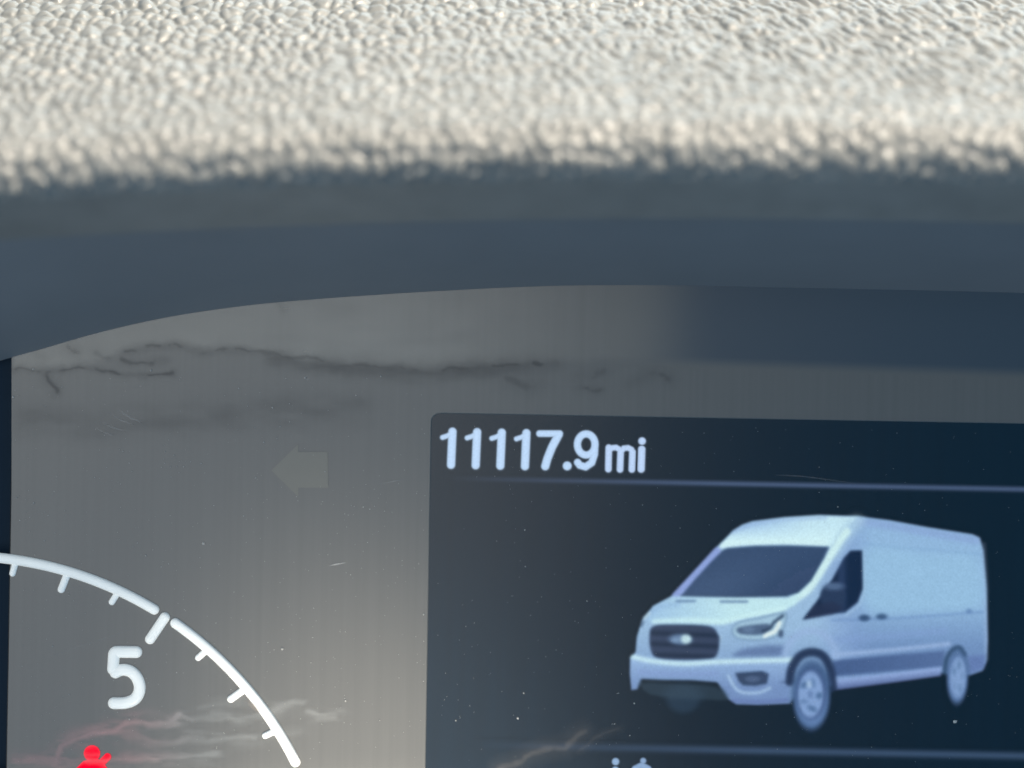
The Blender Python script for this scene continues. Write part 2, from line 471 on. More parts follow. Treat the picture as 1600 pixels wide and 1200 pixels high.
# --- the van shown on the screen
VN = ['van_body', 'van_roof', 'van_bonnet', 'van_windscreen', 'van_side_window', 'van_wing_mirror', 'van_grille', 'van_emblem', 'van_headlight', 'van_bumper', 'van_fog_lamp', 'van_front_wheel', 'van_rear_wheel', 'van_door_handle', 'van_rear_door_handle', 'van_sill', 'van_far_wheel']
VI = {n: i for i, n in enumerate(VN)}
def van(Upx, Vpx):
    U, V = (Upx - 800) * 2, (Vpx - 600) * 2
    img = np.zeros(U.shape + (3,)); lab = np.full(U.shape, -1); cov = np.zeros(U.shape)
    rng = np.random.default_rng(4)
    def put(sd, color, soft=7.0, label=None, op=1.0, cover=False):
        a = np.clip(0.5 - sd / soft, 0, 1); a = a * a * (3 - 2 * a) * op
        c = np.asarray(color, float)
        if c.ndim == 1:
            c = np.broadcast_to(c, img.shape)
        img[:] = img * (1 - a[..., None]) + c * a[..., None]
        if label is not None:
            lab[a > 0.5] = VI[label]
        if cover:
            cov[:] = np.maximum(cov, a)
    def mixc(a, b, t):
        t = np.clip(t, 0, 1)[..., None]
        return np.asarray(a, float) * (1 - t) + np.asarray(b, float) * t
    def stroke(pts, w, color, soft=7.0, op=1.0, label=None, smooth=True):
        if smooth and len(pts) > 2:
            pts = [tuple(q) for q in catmull(pts, 5)]
        put(seg_d(U, V, pts) - w / 2, color, soft, label, op)
    def C(p, n=5):
        return [tuple(q) for q in catmull(p, n, closed=True)]
    # far-side wheel and dark under-bumper
    put(ell_sd(U, V, 535, 985, 62, 52), (52, 72, 92), 46, 'van_far_wheel', 0.75, True)
    # body silhouette
    body = [(372, 958), (367, 905), (368, 855), (384, 838), (388, 790), (404, 738), (440, 692), (497, 661), (553, 600), (632, 514), (690, 456), (718, 438), (750, 427), (850, 414), (960, 407),
            (1080, 411), (1180, 424), (1300, 446), (1440, 468), (1463, 480), (1474, 520), (1484, 640), (1488, 800), (1484, 872), (1472, 898), (1432, 912), (1340, 905), (1000, 945), (905, 950), (868, 1000),
            (770, 1004), (700, 1002), (675, 985), (640, 932), (560, 926), (470, 926), (405, 922), (392, 955)]
    side = mixc((166, 196, 228), (134, 158, 198), (V - 690) / 130)
    side = mixc(side, (150, 172, 214), (1130 - U) / 120)
    front = mixc((174, 200, 228), (150, 174, 210), (V - 760) / 130)
    tt_ = np.clip((1075 - U) / 130, 0, 1)[..., None]; side = side * (1 - tt_) + front * tt_
    body = [q for q in body]
    put(poly_sd(U, V, body), side, 9, 'van_body', 1, True)
    # roof side rail and rear darker edge
    stroke([(1085, 430), (1180, 442), (1300, 463), (1452, 488)], 26, (160, 182, 222), 22, 0.9)
    stroke([(1100, 498), (1200, 510), (1330, 520), (1465, 532)], 6, (142, 172, 208), 12, 0.5)
    stroke([(1476, 500), (1482, 640), (1484, 860)], 14, (178, 196, 230), 16, 0.6)
    put(poly_sd(U, V, C([(1110, 520), (1300, 530), (1450, 545), (1460, 690), (1300, 715), (1110, 700)])), (172, 206, 232), 60, None, 0.7)
    # lower side mouldings
    stroke([(1000, 738), (1200, 732), (1470, 712)], 5, (126, 152, 196), 12, 0.75)
    stroke([(1010, 800), (1200, 786), (1350, 772)], 20, (150, 172, 216), 26, 0.6)
    stroke([(1004, 846), (1200, 830), (1365, 812)], 12, (176, 194, 230), 14, 0.9)
    put(poly_sd(U, V, [(1002, 864), (1200, 846), (1352, 834), (1345, 884), (1200, 896), (1004, 914)]), mixc((80, 98, 140), (100, 118, 160), (U - 1000) / 350), 12, None, 0.95)
    put(poly_sd(U, V, [(1424, 850), (1480, 846), (1478, 890), (1430, 905)]), (112, 126, 176), 20, None, 0.7)
    # sill
    put(poly_sd(U, V, [(1002, 924), (1200, 902), (1342, 884), (1342, 914), (1200, 934), (1002, 960)]), mixc((166, 182, 226), (96, 106, 150), (V - (928 - (U - 1000) * 0.11)) / 32), 12, 'van_sill', 1, True)
    # roof front
    roof = [(640, 516), (695, 456), (722, 440), (752, 430), (850, 418), (960, 411), (1078, 415), (1050, 445), (1012, 492), (996, 508), (850, 500), (720, 504)]
    put(poly_sd(U, V, roof), mixc(mixc((172, 200, 236), (214, 240, 250), (U - 680) / 260), (228, 252, 255), (V - 440) / 50), 9, 'van_roof')
    stroke([(690, 462), (760, 436), (860, 424), (980, 418)], 10, (160, 182, 222), 16, 0.5)
    stroke([(660, 502), (800, 494), (985, 497)], 12, (228, 250, 252), 14, 0.9)
    # pillar on the near side
    stroke([(1078, 424), (1030, 482), (1006, 520)], 44, (206, 232, 244), 44, 0.6)
    stroke([(1046, 462), (1020, 496), (962, 590), (925, 642), (875, 678)], 24, (226, 250, 248), 14, 0.95)
    stroke([(1056, 424), (1022, 470), (1002, 504)], 8, (184, 210, 232), 12, 0.4)
    # far pillar
    stroke([(640, 522), (580, 588), (512, 660)], 26, (160, 172, 226), 9, 0.95)
    # bonnet
    bon = [(505, 664), (700, 668), (862, 668), (905, 652), (885, 690), (842, 712), (700, 738), (662, 752), (560, 752), (440, 748), (416, 730), (440, 694)]
    put(poly_sd(U, V, bon), mixc((178, 208, 236), (212, 242, 246), (U - 430) / 260), 12, 'van_bonnet', 0.95)
    stroke([(445, 742), (560, 738), (660, 742), (720, 728), (850, 700)], 14, (222, 250, 250), 18, 0.85)
    stroke([(430, 716), (470, 694), (520, 690)], 12, (160, 188, 224), 18, 0.5)
    stroke([(514, 679), (572, 678)], 5, (92, 110, 146), 6, 0.9); stroke([(652, 680), (735, 680)], 6, (104, 122, 156), 6, 0.9)
    # windscreen
    ws = [(658, 520), (672, 513), (760, 506), (870, 505), (991, 509), (975, 544), (935, 614), (895, 652), (862, 662), (700, 665), (529, 661), (572, 610), (618, 560)]
    put(poly_sd(U, V, ws), mixc((56, 71, 100), (74, 90, 120), 0.5 + 0.5 * np.sin((U + V) / 90.0) * np.clip((V - 500) / 120, 0, 1)), 7, 'van_windscreen')
    stroke([(530, 661), (700, 664), (860, 661)], 4, (30, 38, 58), 5, 0.6)
    # side window and mirror
    sw = [(1058, 521), (1094, 520), (1096, 640), (1080, 682), (1040, 714), (990, 719), (908, 736), (950, 682), (1002, 608), (1036, 544)]
    put(poly_sd(U, V, sw), mixc((24, 34, 58), (44, 58, 88), np.exp(-((U - 1030) / 14.0) ** 2)), 7, 'van_side_window')
    put(ell_sd(U, V, 1003, 664, 40, 42), (44, 56, 82), 12, 'van_wing_mirror')
    put(ell_sd(U, V, 1006, 632, 30, 12), (112, 130, 162), 14, None, 0.75)
    put(poly_sd(U, V, [(945, 690), (1000, 680), (1040, 700), (1000, 720), (915, 735)]), (42, 46, 70), 12, None, 0.8)
    stroke([(1098, 520), (1100, 640), (1084, 690), (1044, 722)], 5, (190, 214, 236), 8, 0.6)
    # door handles
    put(ell_sd(U, V, 1101, 731, 17, 10), (58, 78, 110), 10, 'van_door_handle', 0.9)
    put(ell_sd(U, V, 1155, 727, 17, 9), (62, 84, 116), 10, 'van_door_handle', 0.85)
    put(ell_sd(U, V, 1428, 710, 9, 7), (112, 138, 180), 10, 'van_rear_door_handle', 0.8)
    # fender, shade under the headlight
    put(poly_sd(U, V, [(690, 846), (720, 828), (800, 816), (850, 818), (846, 850), (700, 852)]), (104, 120, 160), 22, None, 0.75)
    stroke([(652, 790), (640, 840), (636, 852)], 8, (196, 218, 236), 10, 0.7)
    stroke([(852, 850), (872, 802), (915, 775), (965, 778), (1002, 815), (1014, 850)], 22, (172, 192, 228), 24, 0.8)
    # grille with slats
    gr = C([(442, 757), (500, 752), (615, 757), (643, 782), (648, 806), (638, 850), (600, 860), (520, 862), (455, 856), (434, 832), (430, 784)], 4)
    slat = 0.5 + 0.5 * np.sin((V - 4 - (U - 430) * 0.04) * 2 * math.pi / 34.0)
    put(poly_sd(U, V, gr), mixc((32, 40, 58), (58, 66, 88), slat ** 0.6), 8, 'van_grille')
    stroke(gr + gr[:1], 4, (132, 146, 180), 8, 0.35, smooth=False)
    put(ell_sd(U, V, 526, 798, 36, 17, 0.04), (110, 128, 158), 12, 'van_emblem')
    put(ell_sd(U, V, 544, 797, 17, 15), (214, 236, 240), 12, None, 0.95)
    put(ell_sd(U, V, 512, 800, 14, 8), (150, 172, 200), 10, None, 0.7)
    # headlights
    hl = C([(688, 768), (712, 744), (780, 730), (850, 714), (856, 738), (834, 784), (770, 800), (704, 794)], 4)
    put(poly_sd(U, V, hl), (182, 208, 226), 8, 'van_headlight')
    stroke(hl + hl[:1], 5, (118, 140, 168), 7, 0.6, smooth=False)
    put(poly_sd(U, V, C([(706, 762), (760, 752), (806, 752), (790, 780), (740, 784), (708, 778)], 4)), (84, 98, 126), 10, None, 0.9)
    put(ell_sd(U, V, 740, 768, 18, 9), (124, 142, 170), 8, None, 0.7)
    stroke([(846, 724), (818, 746), (806, 764), (784, 772)], 9, (50, 62, 84), 6, 0.85)
    stroke([(836, 746), (822, 772), (800, 782), (790, 788)], 12, (244, 250, 246), 8, 1)
    put(ell_sd(U, V, 840, 780, 8, 12), (52, 62, 86), 8, None, 0.7)
    stroke([(412, 730), (428, 716)], 12, (204, 224, 236), 8, 0.8, 'van_headlight'); stroke([(404, 756), (410, 744)], 6, (70, 84, 110), 6, 0.8)
    # bumper
    bump = [(372, 958), (367, 905), (368, 855), (384, 840), (430, 858), (540, 868), (640, 864), (890, 858), (868, 910), (868, 1000), (770, 1004), (700, 1002), (675, 985), (645, 934), (560, 926), (405, 922), (392, 955)]
    put(poly_sd(U, V, bump), mixc((166, 190, 226), (136, 156, 198), (V - 870) / 80), 8, 'van_bumper')
    stroke([(376, 852), (440, 866), (540, 874), (650, 868), (880, 862)], 15, (214, 240, 248), 14, 0.95)
    stroke([(400, 900), (520, 906), (640, 904)], 14, (150, 164, 212), 20, 0.5)
    put(poly_sd(U, V, [(698, 903), (780, 897), (802, 906), (796, 936), (760, 943), (722, 941), (708, 928)]), (58, 70, 96), 10, 'van_fog_lamp')
    put(ell_sd(U, V, 752, 922, 26, 11), (100, 112, 142), 10, None, 0.8)
    stroke([(676, 912), (696, 948), (722, 964), (772, 964), (806, 950)], 9, (190, 212, 238), 9, 0.85)
    stroke([(690, 990), (770, 994), (860, 988)], 12, (110, 120, 172), 16, 0.6)
    stroke([(840, 932), (868, 930)], 4, (90, 104, 140), 6, 0.8)
    # under-bumper shade
    put(poly_sd(U, V, C([(402, 930), (520, 934), (640, 942), (672, 992), (560, 985), (430, 975)], 3)), (60, 76, 88), 22, None, 0.75, True)
    # wheels
    stroke([(868, 930), (874, 890), (898, 852), (935, 838), (972, 850), (994, 890), (1002, 950)], 26, (36, 46, 72), 14, 0.95)
    put(ell_sd(U, V, 936, 976, 62, 112, 0.02), mixc(mixc((84, 104, 144), (128, 152, 196), (V - 900) / 150), (70, 92, 128), np.hypot((U - 936) / 62, (V - 976) / 112) ** 4), 26, 'van_front_wheel', 1, True)
    put(ell_sd(U, V, 935, 968, 46, 82, 0.02), (84, 102, 142), 10, None, 0.9)
    put(ell_sd(U, V, 933, 970, 39, 72, 0.02), (150, 172, 214), 10, None, 1)
    for k in range(5):
        a = k * 2 * math.pi / 5 + 0.35
        put(ell_sd(U, V, 933 + (22, 27, 18, 25, 24)[k] * math.sin(a), 972 - (40, 50, 44, 36, 52)[k] * math.cos(a), (7, 10, 8, 6, 9)[k], (12, 9, 15, 10, 13)[k], -a * 0.4), (84, 110, 146), 14, None, (0.6, 0.85, 0.75, 0.5, 0.8)[k])
    put(ell_sd(U, V, 932, 970, 8, 12), (118, 140, 182), 8, None, 0.8)
    put(ell_sd(U, V, 928, 938, 9, 12), (196, 214, 238), 10, None, 0.7)
    stroke([(1352, 905), (1358, 860), (1376, 832), (1398, 824), (1414, 846)], 14, (58, 78, 104), 10, 0.9)
    put(ell_sd(U, V, 1392, 918, 36, 88, 0.03), mixc((128, 150, 194), (84, 106, 142), np.hypot((U - 1392) / 36, (V - 918) / 88) ** 3), 18, 'van_rear_wheel', 1, True)
    put(ell_sd(U, V, 1394, 916, 24, 62, 0.03), (152, 174, 214), 10, None, 0.95)
    for k in range(5):
        a = k * 2 * math.pi / 5 + 0.2
        put(ell_sd(U, V, 1394 + 14 * math.sin(a), 916 - 38 * math.cos(a), 5, 11), (100, 126, 160), 12, None, (0.7, 0.35, 0.6, 0.3, 0.65)[k])
    # soften like the display seen through its glass, then fine unevenness
    k = np.array([0.06, 0.24, 0.40, 0.24, 0.06])
    for ax in (0, 1, 0, 1):
        img[:] = sum(w * np.roll(img, i - 2, ax) for i, w in enumerate(k))
        cov[:] = sum(w * np.roll(cov, i - 2, ax) for i, w in enumerate(k))
    nz = vnoise(U / 5.0, V / 5.0, 3) + vnoise(U / 11.0, V / 11.0, 8) - 1.0
    im = np.clip(img * (1 + 0.02 * nz[..., None]), 0, 255)
    lum = np.clip((im.mean(-1, keepdims=True) - 60) / 170, 0, 1)
    cool = np.array((0.87, 0.94, 0.985)) * (1 - lum ** 3) + np.array((0.95, 0.99, 1.0)) * lum ** 3
    im = im * np.where(lum > 0.12, cool, np.array((0.97, 1.0, 1.04)))
    rgb = np.maximum(lin(im) - np.array((0.007, 0.010, 0.015)), 0) * (0.25 + 0.75 * cov[..., None])
    m_ = (lab < 0) & (im.sum(-1) > 4)
    lab[m_] = VI['van_body']
    return rgb * 0.94, lab, VN
for nm, me in grid_pieces(965, 1560, 790, 1160, 1.25, van, SY - 0.00006).items():
    part(nm, me, M['lit'], screen)

# ------------------------------------------------------------------ dial: raised white arc, ticks and numeral
DC = (-60.1, 1452.2); DR = 583.5
def dial_pt(deg, r):
    return (DC[0] + r * math.cos(R(deg)), DC[1] - r * math.sin(R(deg)))
def ridge(name, pts, width, height, parent, y0=0.0, nprof=9, step=2.0, end=None):
    """a rounded raised bar along a drawn path (drawing units), rounded at both ends"""
    pts = np.array(pts, float)
    seg = np.hypot(*np.diff(pts, axis=0).T); cum = np.concatenate([[0], np.cumsum(seg)])
    n = max(int(cum[-1] / step), 6)
    w = width / 2
    tt = np.unique(np.concatenate([np.linspace(0, cum[-1], n), w * (1 - np.cos(np.linspace(0, math.pi / 2, 6))), cum[-1] - w * (1 - np.cos(np.linspace(0, math.pi / 2, 6)))]))
    tt = tt[(tt >= 0) & (tt <= cum[-1])]
    cx, cy = np.interp(tt, cum, pts[:, 0]), np.interp(tt, cum, pts[:, 1])
    tx, ty = np.gradient(cx, tt), np.gradient(cy, tt)
    l = np.hypot(tx, ty); tx /= l; ty /= l
    vs, fs = [], []
    rr = w if end is None else end
    for i in range(len(tt)):
        dend = min(tt[i], cum[-1] - tt[i])
        k = math.sqrt(max(0.0, 1 - (1 - min(dend / rr, 1)) ** 2)) if dend < rr else 1.0
        k = max(k, 0.02)
        for j in range(nprof):
            a = math.pi * j / (nprof - 1)
            off = math.cos(a) * w * k
            h = math.sin(a) ** 0.75 * height * k
            x, z = pp(cx[i] - ty[i] * off, cy[i] + tx[i] * off)
            vs.append((x, y0 - h * S, z))
    for i in range(len(tt) - 1):
        for j in range(nprof - 1):
            a = i * nprof + j
            fs.append((a, a + 1, a + nprof + 1, a + nprof))
    return part(name, mesh(name, vs, fs, True), M['marking'], parent)
dial = part('dial', mesh('dial', [P3(DC[0] + 250 * math.cos(a), DC[1] - 250 * math.sin(a), 0.0) for a in np.linspace(0, 2 * math.pi, 48, endpoint=False)] +
            [P3(DC[0] + 235 * math.cos(a), DC[1] - 235 * math.sin(a), -0.0006) for a in np.linspace(0, 2 * math.pi, 48, endpoint=False)],
            [(i, (i + 1) % 48, 48 + (i + 1) % 48, 48 + i) for i in range(48)] + [tuple(range(48, 96))]), M['backing'])
ridge('arc_bar', [dial_pt(a, DR) for a in np.append(np.arange(88.0, 58.4, -0.4), 58.15)], 16, 7, dial, -0.00002)
ridge('arc_bar', [dial_pt(a, DR) for a in np.arange(55.85, 25.6, -0.4)], 16, 7, dial, -0.00002)
for a, r1, w in ((81.6, 557, 10), (73.4, 548, 11.5), (65.1, 558, 10), (48.7, 558, 10), (40.3, 548, 11.5), (32.3, 558, 10)):
    ridge('tick', [dial_pt(a, DR - 3), dial_pt(a + 0.3, r1)], w, 4.6, dial, -0.00002, end=w * 0.5)
ridge('major_tick', [dial_pt(56.9, 590), dial_pt(57.0, 533)], 16, 7, dial, -0.00002)
def c5(p):
    return (p[0] * 0.325, 840 + p[1] * 0.325)
stem = [(684, 551), (640, 550), (580, 549), (556, 550), (549, 558), (547, 580), (542, 660)]
bowl = [(530, 660), (548, 652), (585, 636), (625, 642), (655, 668), (671, 708), (668, 745), (648, 776), (610, 793), (565, 796), (519, 794)]
ridge('numeral', [c5(p) for p in catmull(stem[:3], 4)] + [c5(p) for p in catmull(stem[3:], 5)], 18.5, 7, dial, -0.00002, step=1.2)
ridge('numeral_bowl', [c5(p) for p in catmull(bowl, 6)], 18.5, 7, dial, -0.00003, step=1.2)

# ------------------------------------------------------------------ red seat-belt warning light and the unlit arrow
def red_icon(Upx, Vpx):
    U, V = (Upx) / 0.1875, (Vpx - 1080) / 0.1875           # enlargement of the lower left corner
    head = np.hypot((U - 766) / 1.0, (V - 516)) - 64
    body = poly_sd(U, V, [(700, 590), (770, 572), (838, 580), (880, 640), (895, 760), (890, 1000), (600, 1000), (610, 720), (650, 640)]) - 8
    arm = seg_d(U, V, [(840, 600), (895, 545)]) - 27
    sd = np.minimum(np.minimum(head, body), arm)
    a = np.clip(1.0 - sd / 14, 0, 1)
    rim = np.exp(-(sd / 10.0) ** 2)
    c = lin((255, 0, 48))[None, None] * a[..., None] + lin((255, 110, 120))[None, None] * (0.12 * rim)[..., None] + lin((150, 60, 60))[None, None] * (0.25 * np.exp(-np.maximum(sd, 0) / 14) * (1 - a))[..., None]
    return c, np.where(sd < 5, 0, -1), ['seat_belt_warning_light']
M['red'] = lit_material('red_warning_light', 1.0, base=(0.03, 0.002, 0.003), coat=0.0)
M['red'].node_tree.nodes['Principled BSDF'].inputs['Specular IOR Level'].default_value = 0.0
for nm, me in grid_pieces(105, 182, 1158, 1272, 0.7, red_icon, -0.00006).items():
    o = part(nm, me, M['red']); o['label'] = 'glowing red seat belt warning symbol'
arrow = [(424, 735), (466, 694), (466, 706), (512, 706), (513, 762), (466, 762), (466, 776)]
vs = [P3(x, y, -0.00006) for x, y in arrow]
o = part('turn_signal_arrow', mesh('turn_signal_arrow', vs, [(0, 6, 5, 4, 3, 2, 1)]), M['arrow'])
o['label'] = 'faint unlit turn signal arrow pointing left'

# dark reflection painted into a strip along the top of the face, its tint fading out at one end and along the lower edge
xs_ = np.concatenate([np.linspace(960, 1150, 20), np.linspace(1180, 2100, 24)])
rows_ = (0.0, 0.3, 0.6, 0.8, 0.86, 0.90, 0.94, 0.97, 1.0); nr_ = len(rows_)
vs, fs, tint = [], [], []
for x in xs_:
    t = min(1, max(0, (x - 965) / 165)); t = t * t * (3 - 2 * t)
    top = float(np.interp(x, edge[:, 0], edge[:, 1])) - 4
    bot = 572 + (x - 1000) * 0.034
    for q in rows_:
        k = t * min(1, max(0, (0.985 - q) / 0.11))
        vs.append(P3(x, top + (bot - top) * q, -0.00006)); tint.append((*(np.array((0.075, 0.074, 0.070)) * (1 - k) + np.array((0.010, 0.024, 0.042)) * k), 1))
for i in range(len(xs_) - 1):
    for j in range(nr_ - 1):
        a = i * nr_ + j
        fs.append((a, a + 1, a + nr_ + 1, a + nr_))
me = mesh('painted_reflection_band', vs, fs)
at = me.attributes.new('tint', 'FLOAT_COLOR', 'POINT'); at.data.foreach_set('color', np.array(tint, np.float32).ravel())
part('painted_reflection_band', me, M['dark_reflection'])

# ------------------------------------------------------------------ dust, scratches, smears and painted reflections on the clear front
rng = np.random.default_rng(12)
def film_patch(name, x0, x1, y0, y1, step, fun, y, parent):
    """a fine sheet on the front whose cover and tint draw smears and a painted reflection"""
    nu, nv = int((x1 - x0) / step) + 1, int((y1 - y0) / step) + 1
    U, Vv = np.meshgrid(x0 + step * np.arange(nu), y0 + step * np.arange(nv))
    tint, cov = fun(U, Vv)
    dx, dz = (U - 800) * S, (600 - Vv) * S
    pts = np.stack([dx * CR - dz * SR, np.full(U.shape, y), dx * SR + dz * CR], -1).reshape(-1, 3)
    i0 = np.arange(nv - 1)[:, None] * nu + np.arange(nu - 1)[None]
    keep = np.maximum.reduce([cov[:-1, :-1], cov[1:, :-1], cov[:-1, 1:], cov[1:, 1:]]) > 0.006
    sel = i0[keep]
    q = np.stack([sel, sel + nu, sel + nu + 1, sel + 1], 1)
    ids, inv = np.unique(q, return_inverse=True)
    me = big_mesh(name, pts[ids], inv.reshape(-1, 4), smooth=False)
    c = np.concatenate([tint.reshape(-1, 3)[ids], np.ones((len(ids), 1))], 1)
    me.attributes.new('tint', 'FLOAT_COLOR', 'POINT').data.foreach_set('color', c.astype(np.float32).ravel())
    me.attributes.new('cover', 'FLOAT', 'POINT').data.foreach_set('value', np.clip(cov, 0, 1).reshape(-1)[ids].astype(np.float32))
    return part(name, me, M['smear_reflection'], parent)
mt = bpy.data.materials.new('smear_and_reflection'); mt.use_nodes = True; nt = mt.node_tree; b = nt.nodes['Principled BSDF']
b.inputs['Roughness'].default_value = 0.75
a1 = node(nt, 'ShaderNodeAttribute', attribute_name='tint'); a2 = node(nt, 'ShaderNodeAttribute', attribute_name='cover')
nt.links.new(a1.outputs['Color'], b.inputs['Base Color']); nt.links.new(a2.outputs['Fac'], b.inputs['Alpha'])
M['smear_reflection'] = mt
def fbm(x, y, k):
    return (vnoise(x, y, k) + 0.5 * vnoise(x * 2.1, y * 2.1, k + 1) + 0.25 * vnoise(x * 4.3, y * 4.3, k + 2)) / 1.75
def sstep(a, b_, x):
    t = np.clip((x - a) / (b_ - a), 0, 1)
    return t * t * (3 - 2 * t)
def warp(U, V, amp, size, k):
    return U + amp * (fbm(U / size, V / size, k) - 0.5) * 2, V + amp * (fbm(U / size, V / size, k + 9) - 0.5) * 2
def top_reflection(U, V):  # sky and treeline reflection painted as pale tint and dark lines
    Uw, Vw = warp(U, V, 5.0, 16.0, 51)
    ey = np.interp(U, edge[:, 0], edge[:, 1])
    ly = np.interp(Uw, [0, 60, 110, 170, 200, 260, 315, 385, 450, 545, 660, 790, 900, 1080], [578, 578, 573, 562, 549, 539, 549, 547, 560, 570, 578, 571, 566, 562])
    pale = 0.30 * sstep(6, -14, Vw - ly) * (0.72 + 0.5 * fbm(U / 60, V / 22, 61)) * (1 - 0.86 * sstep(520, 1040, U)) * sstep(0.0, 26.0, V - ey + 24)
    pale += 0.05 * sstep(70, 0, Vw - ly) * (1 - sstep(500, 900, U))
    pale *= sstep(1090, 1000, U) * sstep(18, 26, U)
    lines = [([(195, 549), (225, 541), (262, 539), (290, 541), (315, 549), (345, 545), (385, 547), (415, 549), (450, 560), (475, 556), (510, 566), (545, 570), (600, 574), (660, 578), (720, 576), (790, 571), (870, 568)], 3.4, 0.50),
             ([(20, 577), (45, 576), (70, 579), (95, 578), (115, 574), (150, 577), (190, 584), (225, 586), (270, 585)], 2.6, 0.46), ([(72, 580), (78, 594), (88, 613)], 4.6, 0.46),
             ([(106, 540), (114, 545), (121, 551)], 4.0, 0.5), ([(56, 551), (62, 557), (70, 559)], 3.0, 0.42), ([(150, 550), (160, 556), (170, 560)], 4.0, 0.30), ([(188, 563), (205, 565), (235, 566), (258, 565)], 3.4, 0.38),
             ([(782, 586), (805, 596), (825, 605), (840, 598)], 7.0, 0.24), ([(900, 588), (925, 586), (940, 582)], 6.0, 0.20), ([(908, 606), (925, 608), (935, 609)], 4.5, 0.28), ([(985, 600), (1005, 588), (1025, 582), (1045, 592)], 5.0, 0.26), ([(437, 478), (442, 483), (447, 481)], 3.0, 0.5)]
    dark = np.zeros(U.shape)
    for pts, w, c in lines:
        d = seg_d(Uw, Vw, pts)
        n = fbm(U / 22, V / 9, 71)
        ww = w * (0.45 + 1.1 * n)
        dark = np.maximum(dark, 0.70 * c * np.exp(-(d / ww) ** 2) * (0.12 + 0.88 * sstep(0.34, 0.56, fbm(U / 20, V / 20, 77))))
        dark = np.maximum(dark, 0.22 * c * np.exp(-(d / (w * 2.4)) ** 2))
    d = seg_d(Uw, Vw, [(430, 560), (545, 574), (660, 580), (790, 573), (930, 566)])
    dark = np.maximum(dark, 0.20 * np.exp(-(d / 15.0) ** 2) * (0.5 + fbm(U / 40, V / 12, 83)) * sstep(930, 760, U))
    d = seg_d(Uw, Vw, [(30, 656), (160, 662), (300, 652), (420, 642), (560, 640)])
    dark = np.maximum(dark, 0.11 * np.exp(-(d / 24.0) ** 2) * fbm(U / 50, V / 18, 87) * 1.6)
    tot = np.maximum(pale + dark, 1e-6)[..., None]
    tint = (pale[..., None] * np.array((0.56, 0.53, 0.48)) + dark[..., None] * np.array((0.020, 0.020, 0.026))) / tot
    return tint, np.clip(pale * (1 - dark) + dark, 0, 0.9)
film_patch('smear_reflection_film', 14, 1095, 438, 700, 1.6, top_reflection, -0.0001, face)
def low_film(U, V):
    Uw, Vw = warp(U, V, 4.5, 30.0, 91)
    strands = [([(90, 1190), (97, 1168), (120, 1153), (150, 1147), (178, 1143), (190, 1134), (215, 1130), (258, 1131), (272, 1124), (280, 1117)], 4.0, 0.42),
               ([(280, 1118), (300, 1126), (340, 1120), (372, 1122), (400, 1117), (425, 1113), (455, 1099), (475, 1097)], 3.0, 0.26), ([(185, 1144), (215, 1148), (240, 1157), (270, 1159), (300, 1153), (325, 1158), (350, 1152), (400, 1151)], 3.6, 0.26),
               ([(20, 1187), (70, 1184), (110, 1187), (170, 1188), (230, 1184), (300, 1181), (335, 1179)], 2.8, 0.34), ([(400, 1104), (425, 1108), (445, 1102), (470, 1096)], 3.0, 0.24), ([(484, 1110), (500, 1115), (525, 1115)], 3.6, 0.22), ([(310, 1108), (340, 1102), (380, 1098)], 3.0, 0.14), ([(370, 1150), (420, 1152), (470, 1144)], 2.4, 0.12)]
    cov = np.zeros(U.shape)
    for pts, w, c in strands:
        d = seg_d(Uw, Vw, pts)
        ww = w * (0.5 + 1.2 * fbm(U / 18, V / 8, 95))
        cov = np.maximum(cov, 0.62 * c * np.exp(-(d / (1.3 * ww)) ** 2) * (0.35 + 0.9 * fbm(U / 26, V / 26, 97)))
        cov = np.maximum(cov, 0.50 * c * np.exp(-(d / (w * 3.8)) ** 2) * sstep(0.35, 0.75, fbm(U / 34, V / 11, 99)))
    t = sstep(330, 180, U)[..., None]
    return np.array((0.62, 0.64, 0.64)) * (1 - t) + np.array((0.74, 0.44, 0.43)) * t, cov * (1.0 + 0.45 * t[..., 0]) * sstep(6, 30, U)
film_patch('smear_reflection_film', 4, 560, 1078, 1215, 1.4, low_film, -0.0001, face)
def screen_film(U, V):
    Uw, Vw = warp(U, V, 4.0, 26.0, 111)
    cov = np.zeros(U.shape)
    for pts, w, c in (([(780, 1204), (830, 1180), (850, 1172), (880, 1168), (905, 1150), (912, 1145)], 5.5, 0.12), ([(905, 1172), (930, 1155), (950, 1145), (970, 1139)], 2.6, 0.08)):
        d = seg_d(Uw, Vw, pts)
        cov = np.maximum(cov, c * np.exp(-(d / (w * (0.5 + 1.1 * fbm(U / 16, V / 8, 113)))) ** 2) * (0.35 + 0.95 * fbm(U / 14, V / 14, 117)))
        cov = np.maximum(cov, 0.30 * c * np.exp(-(d / (w * 3.0)) ** 2))
    return np.broadcast_to(np.array((0.40, 0.36, 0.33)), U.shape + (3,)), cov
film_patch('smear_reflection_film', 760, 990, 1120, 1215, 1.4, screen_film, -0.00007, screen)
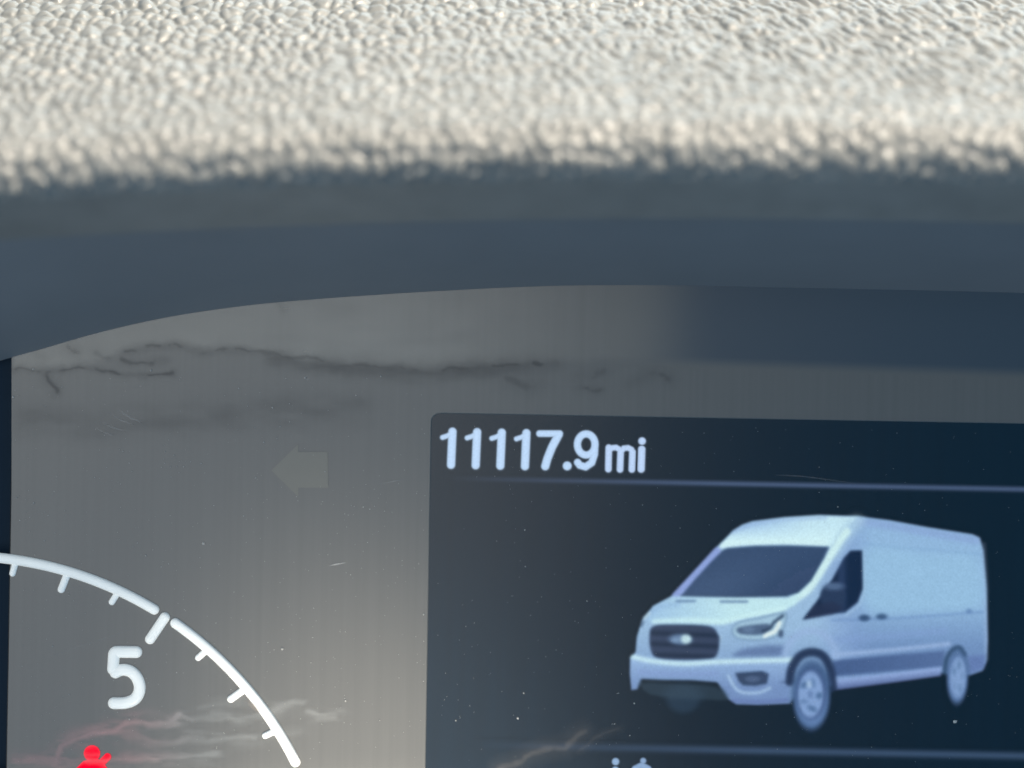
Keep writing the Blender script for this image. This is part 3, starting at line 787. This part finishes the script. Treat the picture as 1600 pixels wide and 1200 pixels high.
def strand(name, pts, widths, mat, cover, y, n):
    p = catmull([(a, b) for a, b in pts], n); w = np.interp(np.linspace(0, 1, len(p)), np.linspace(0, 1, len(widths)), widths)
    t = np.gradient(p, axis=0); t /= np.hypot(*t.T)[:, None]
    vs, fs, cv = [], [], []
    prof_ = (-1, -0.5, 0, 0.5, 1); cp = (0, 0.55, 1, 0.55, 0)
    for i in range(len(p)):
        e_ = min(1, i / 6, (len(p) - 1 - i) / 6)
        for q, c in zip(prof_, cp):
            x, z = pp(p[i, 0] - t[i, 1] * q * w[i], p[i, 1] + t[i, 0] * q * w[i]); vs.append((x, y, z)); cv.append(c * cover * e_)
    for i in range(len(p) - 1):
        for j in range(4):
            a = i * 5 + j
            fs.append((a, a + 1, a + 6, a + 5))
    me = mesh(name, vs, fs)
    at = me.attributes.new('cover', 'FLOAT', 'POINT'); at.data.foreach_set('value', np.array(cv, np.float32))
    return part(name, me, M[mat], face)
def smear(name, pts, widths, mat, cover=0.6, y=-0.00012, n=10):
    return strand(name, pts, widths, mat, cover, y, n)
strand('scratch_and_glint', [(1375, 449.5), (1400, 449.5), (1430, 450)], [2, 2.4, 2], 'film', 0.5, -0.0003, 10)  # glint on the face's top edge, painted as a pale strip
strand('scratch_and_glint', [(1290, 447), (1350, 448), (1440, 450), (1500, 450)], [1.5, 2, 2, 1.5], 'film', 0.14, -0.0003, 10)  # fainter length of the painted edge glint
strand('scratch_and_glint', [(386, 1092), (398, 1103), (407, 1113)], [3, 6, 3], 'film_warm', 0.5, -0.0005, 10)
for q in ((160, 660, 196, 673), (172, 646, 210, 664), (185, 640, 222, 660), (150, 668, 178, 680), (478, 588, 486, 594)):
    strand('scratch_and_glint', [(q[0], q[1]), ((q[0] + q[2]) / 2, (q[1] + q[3]) / 2 + 2), (q[2], q[3])], [1.2, 2, 1.2], 'film', 0.20, -0.00012, 10)
smear('scratch_and_glint', [(514, 884), (528, 881), (541, 879)], [1, 1.7, 1], 'film', 0.95)
smear('scratch_and_glint', [(415, 1010), (440, 995)], [1, 1], 'film', 0.12)
smear('scratch_and_glint', [(60, 1030), (140, 1005), (230, 975)], [1, 1.2, 1], 'film', 0.10)
smear('scratch_and_glint', [(1205, 742), (1260, 745), (1340, 756)], [1, 1.2, 1], 'film', 0.16, y=-0.00006)
smear('scratch_and_glint', [(590, 757), (615, 752), (632, 749)], [1, 1.2, 1], 'film', 0.22)

# dust specks: tiny faceted crumbs
def specks(name, spots, y):
    vs, fs = [], []
    for px, py, r in spots:
        r = r * 0.75; x, z = pp(px, py); b0 = len(vs); a0 = rng.random() * 6
        k = 5
        for j in range(k):
            a = a0 + j * 2 * math.pi / k; q = r * (0.6 + 0.6 * rng.random()) * S
            vs.append((x + q * math.cos(a), y, z + q * math.sin(a)))
        vs.append((x, y - r * 0.5 * S, z))
        for j in range(k):
            fs.append((b0 + j, b0 + (j + 1) % k, b0 + k))
    return mesh(name, vs, fs)
spots = [(21, 620, 2.2), (52, 577, 1.8), (236, 579, 2.2), (373, 607, 1.8), (595, 588, 2), (426, 637, 2), (477, 590, 2.4), (53, 786, 2), (318, 849, 3), (441, 1014, 2.6), (258, 706, 1.6), (287, 729, 1.6), (412, 691, 1.6), (381, 806, 1.6), (508, 737, 1.6), (568, 792, 1.8), (228, 868, 1.8), (82, 1010, 1.6), (202, 1124, 2.2), (548, 898, 1.5), (540, 1095, 2), (662, 960, 2)]
spots += [(rng.uniform(20, 665), rng.uniform(590, 1190), rng.choice([0.6, 0.8, 1.0, 1.3], p=[0.4, 0.35, 0.17, 0.08])) for _ in range(150)]
spots += [(rng.uniform(20, 665), rng.uniform(590, 1195), 0.55 + 0.3 * rng.random()) for _ in range(320)]
for cx, cy, n_ in ((275, 715, 16), (50, 785, 12), (230, 868, 10), (560, 795, 12), (470, 1015, 8), (420, 640, 8)):
    spots += [(cx + rng.normal(0, 28), cy + rng.normal(0, 18), rng.choice([0.6, 0.9, 1.2])) for _ in range(n_)]
spots = [q for q in spots if q[0] > 20 and q[1] > 575]
o = part('dust', specks('dust', spots, -0.0001), M['dust'], face); o['kind'] = 'stuff'
spots2 = [(809, 1122, 2.6), (1492, 1127, 4.5), (821, 885, 1.4), (917, 939, 1.5), (820, 828, 1.4), (712, 1126, 1.6), (818, 1083, 1.6), (960, 1131, 1.6), (991, 1099, 1.8), (984, 1149, 1.6), (1309, 792, 1.5)]
spots2 += [(rng.uniform(680, 1595), rng.uniform(655, 1195), rng.choice([0.6, 0.8, 1.1], p=[0.5, 0.38, 0.12])) for _ in range(70)]
spots2 += [(rng.uniform(680, 1595), rng.uniform(655, 1195), 0.5 + 0.25 * rng.random()) for _ in range(220)]
o = part('dust', specks('screen_dust', spots2, -0.00006), M['dust'], screen); o['kind'] = 'stuff'
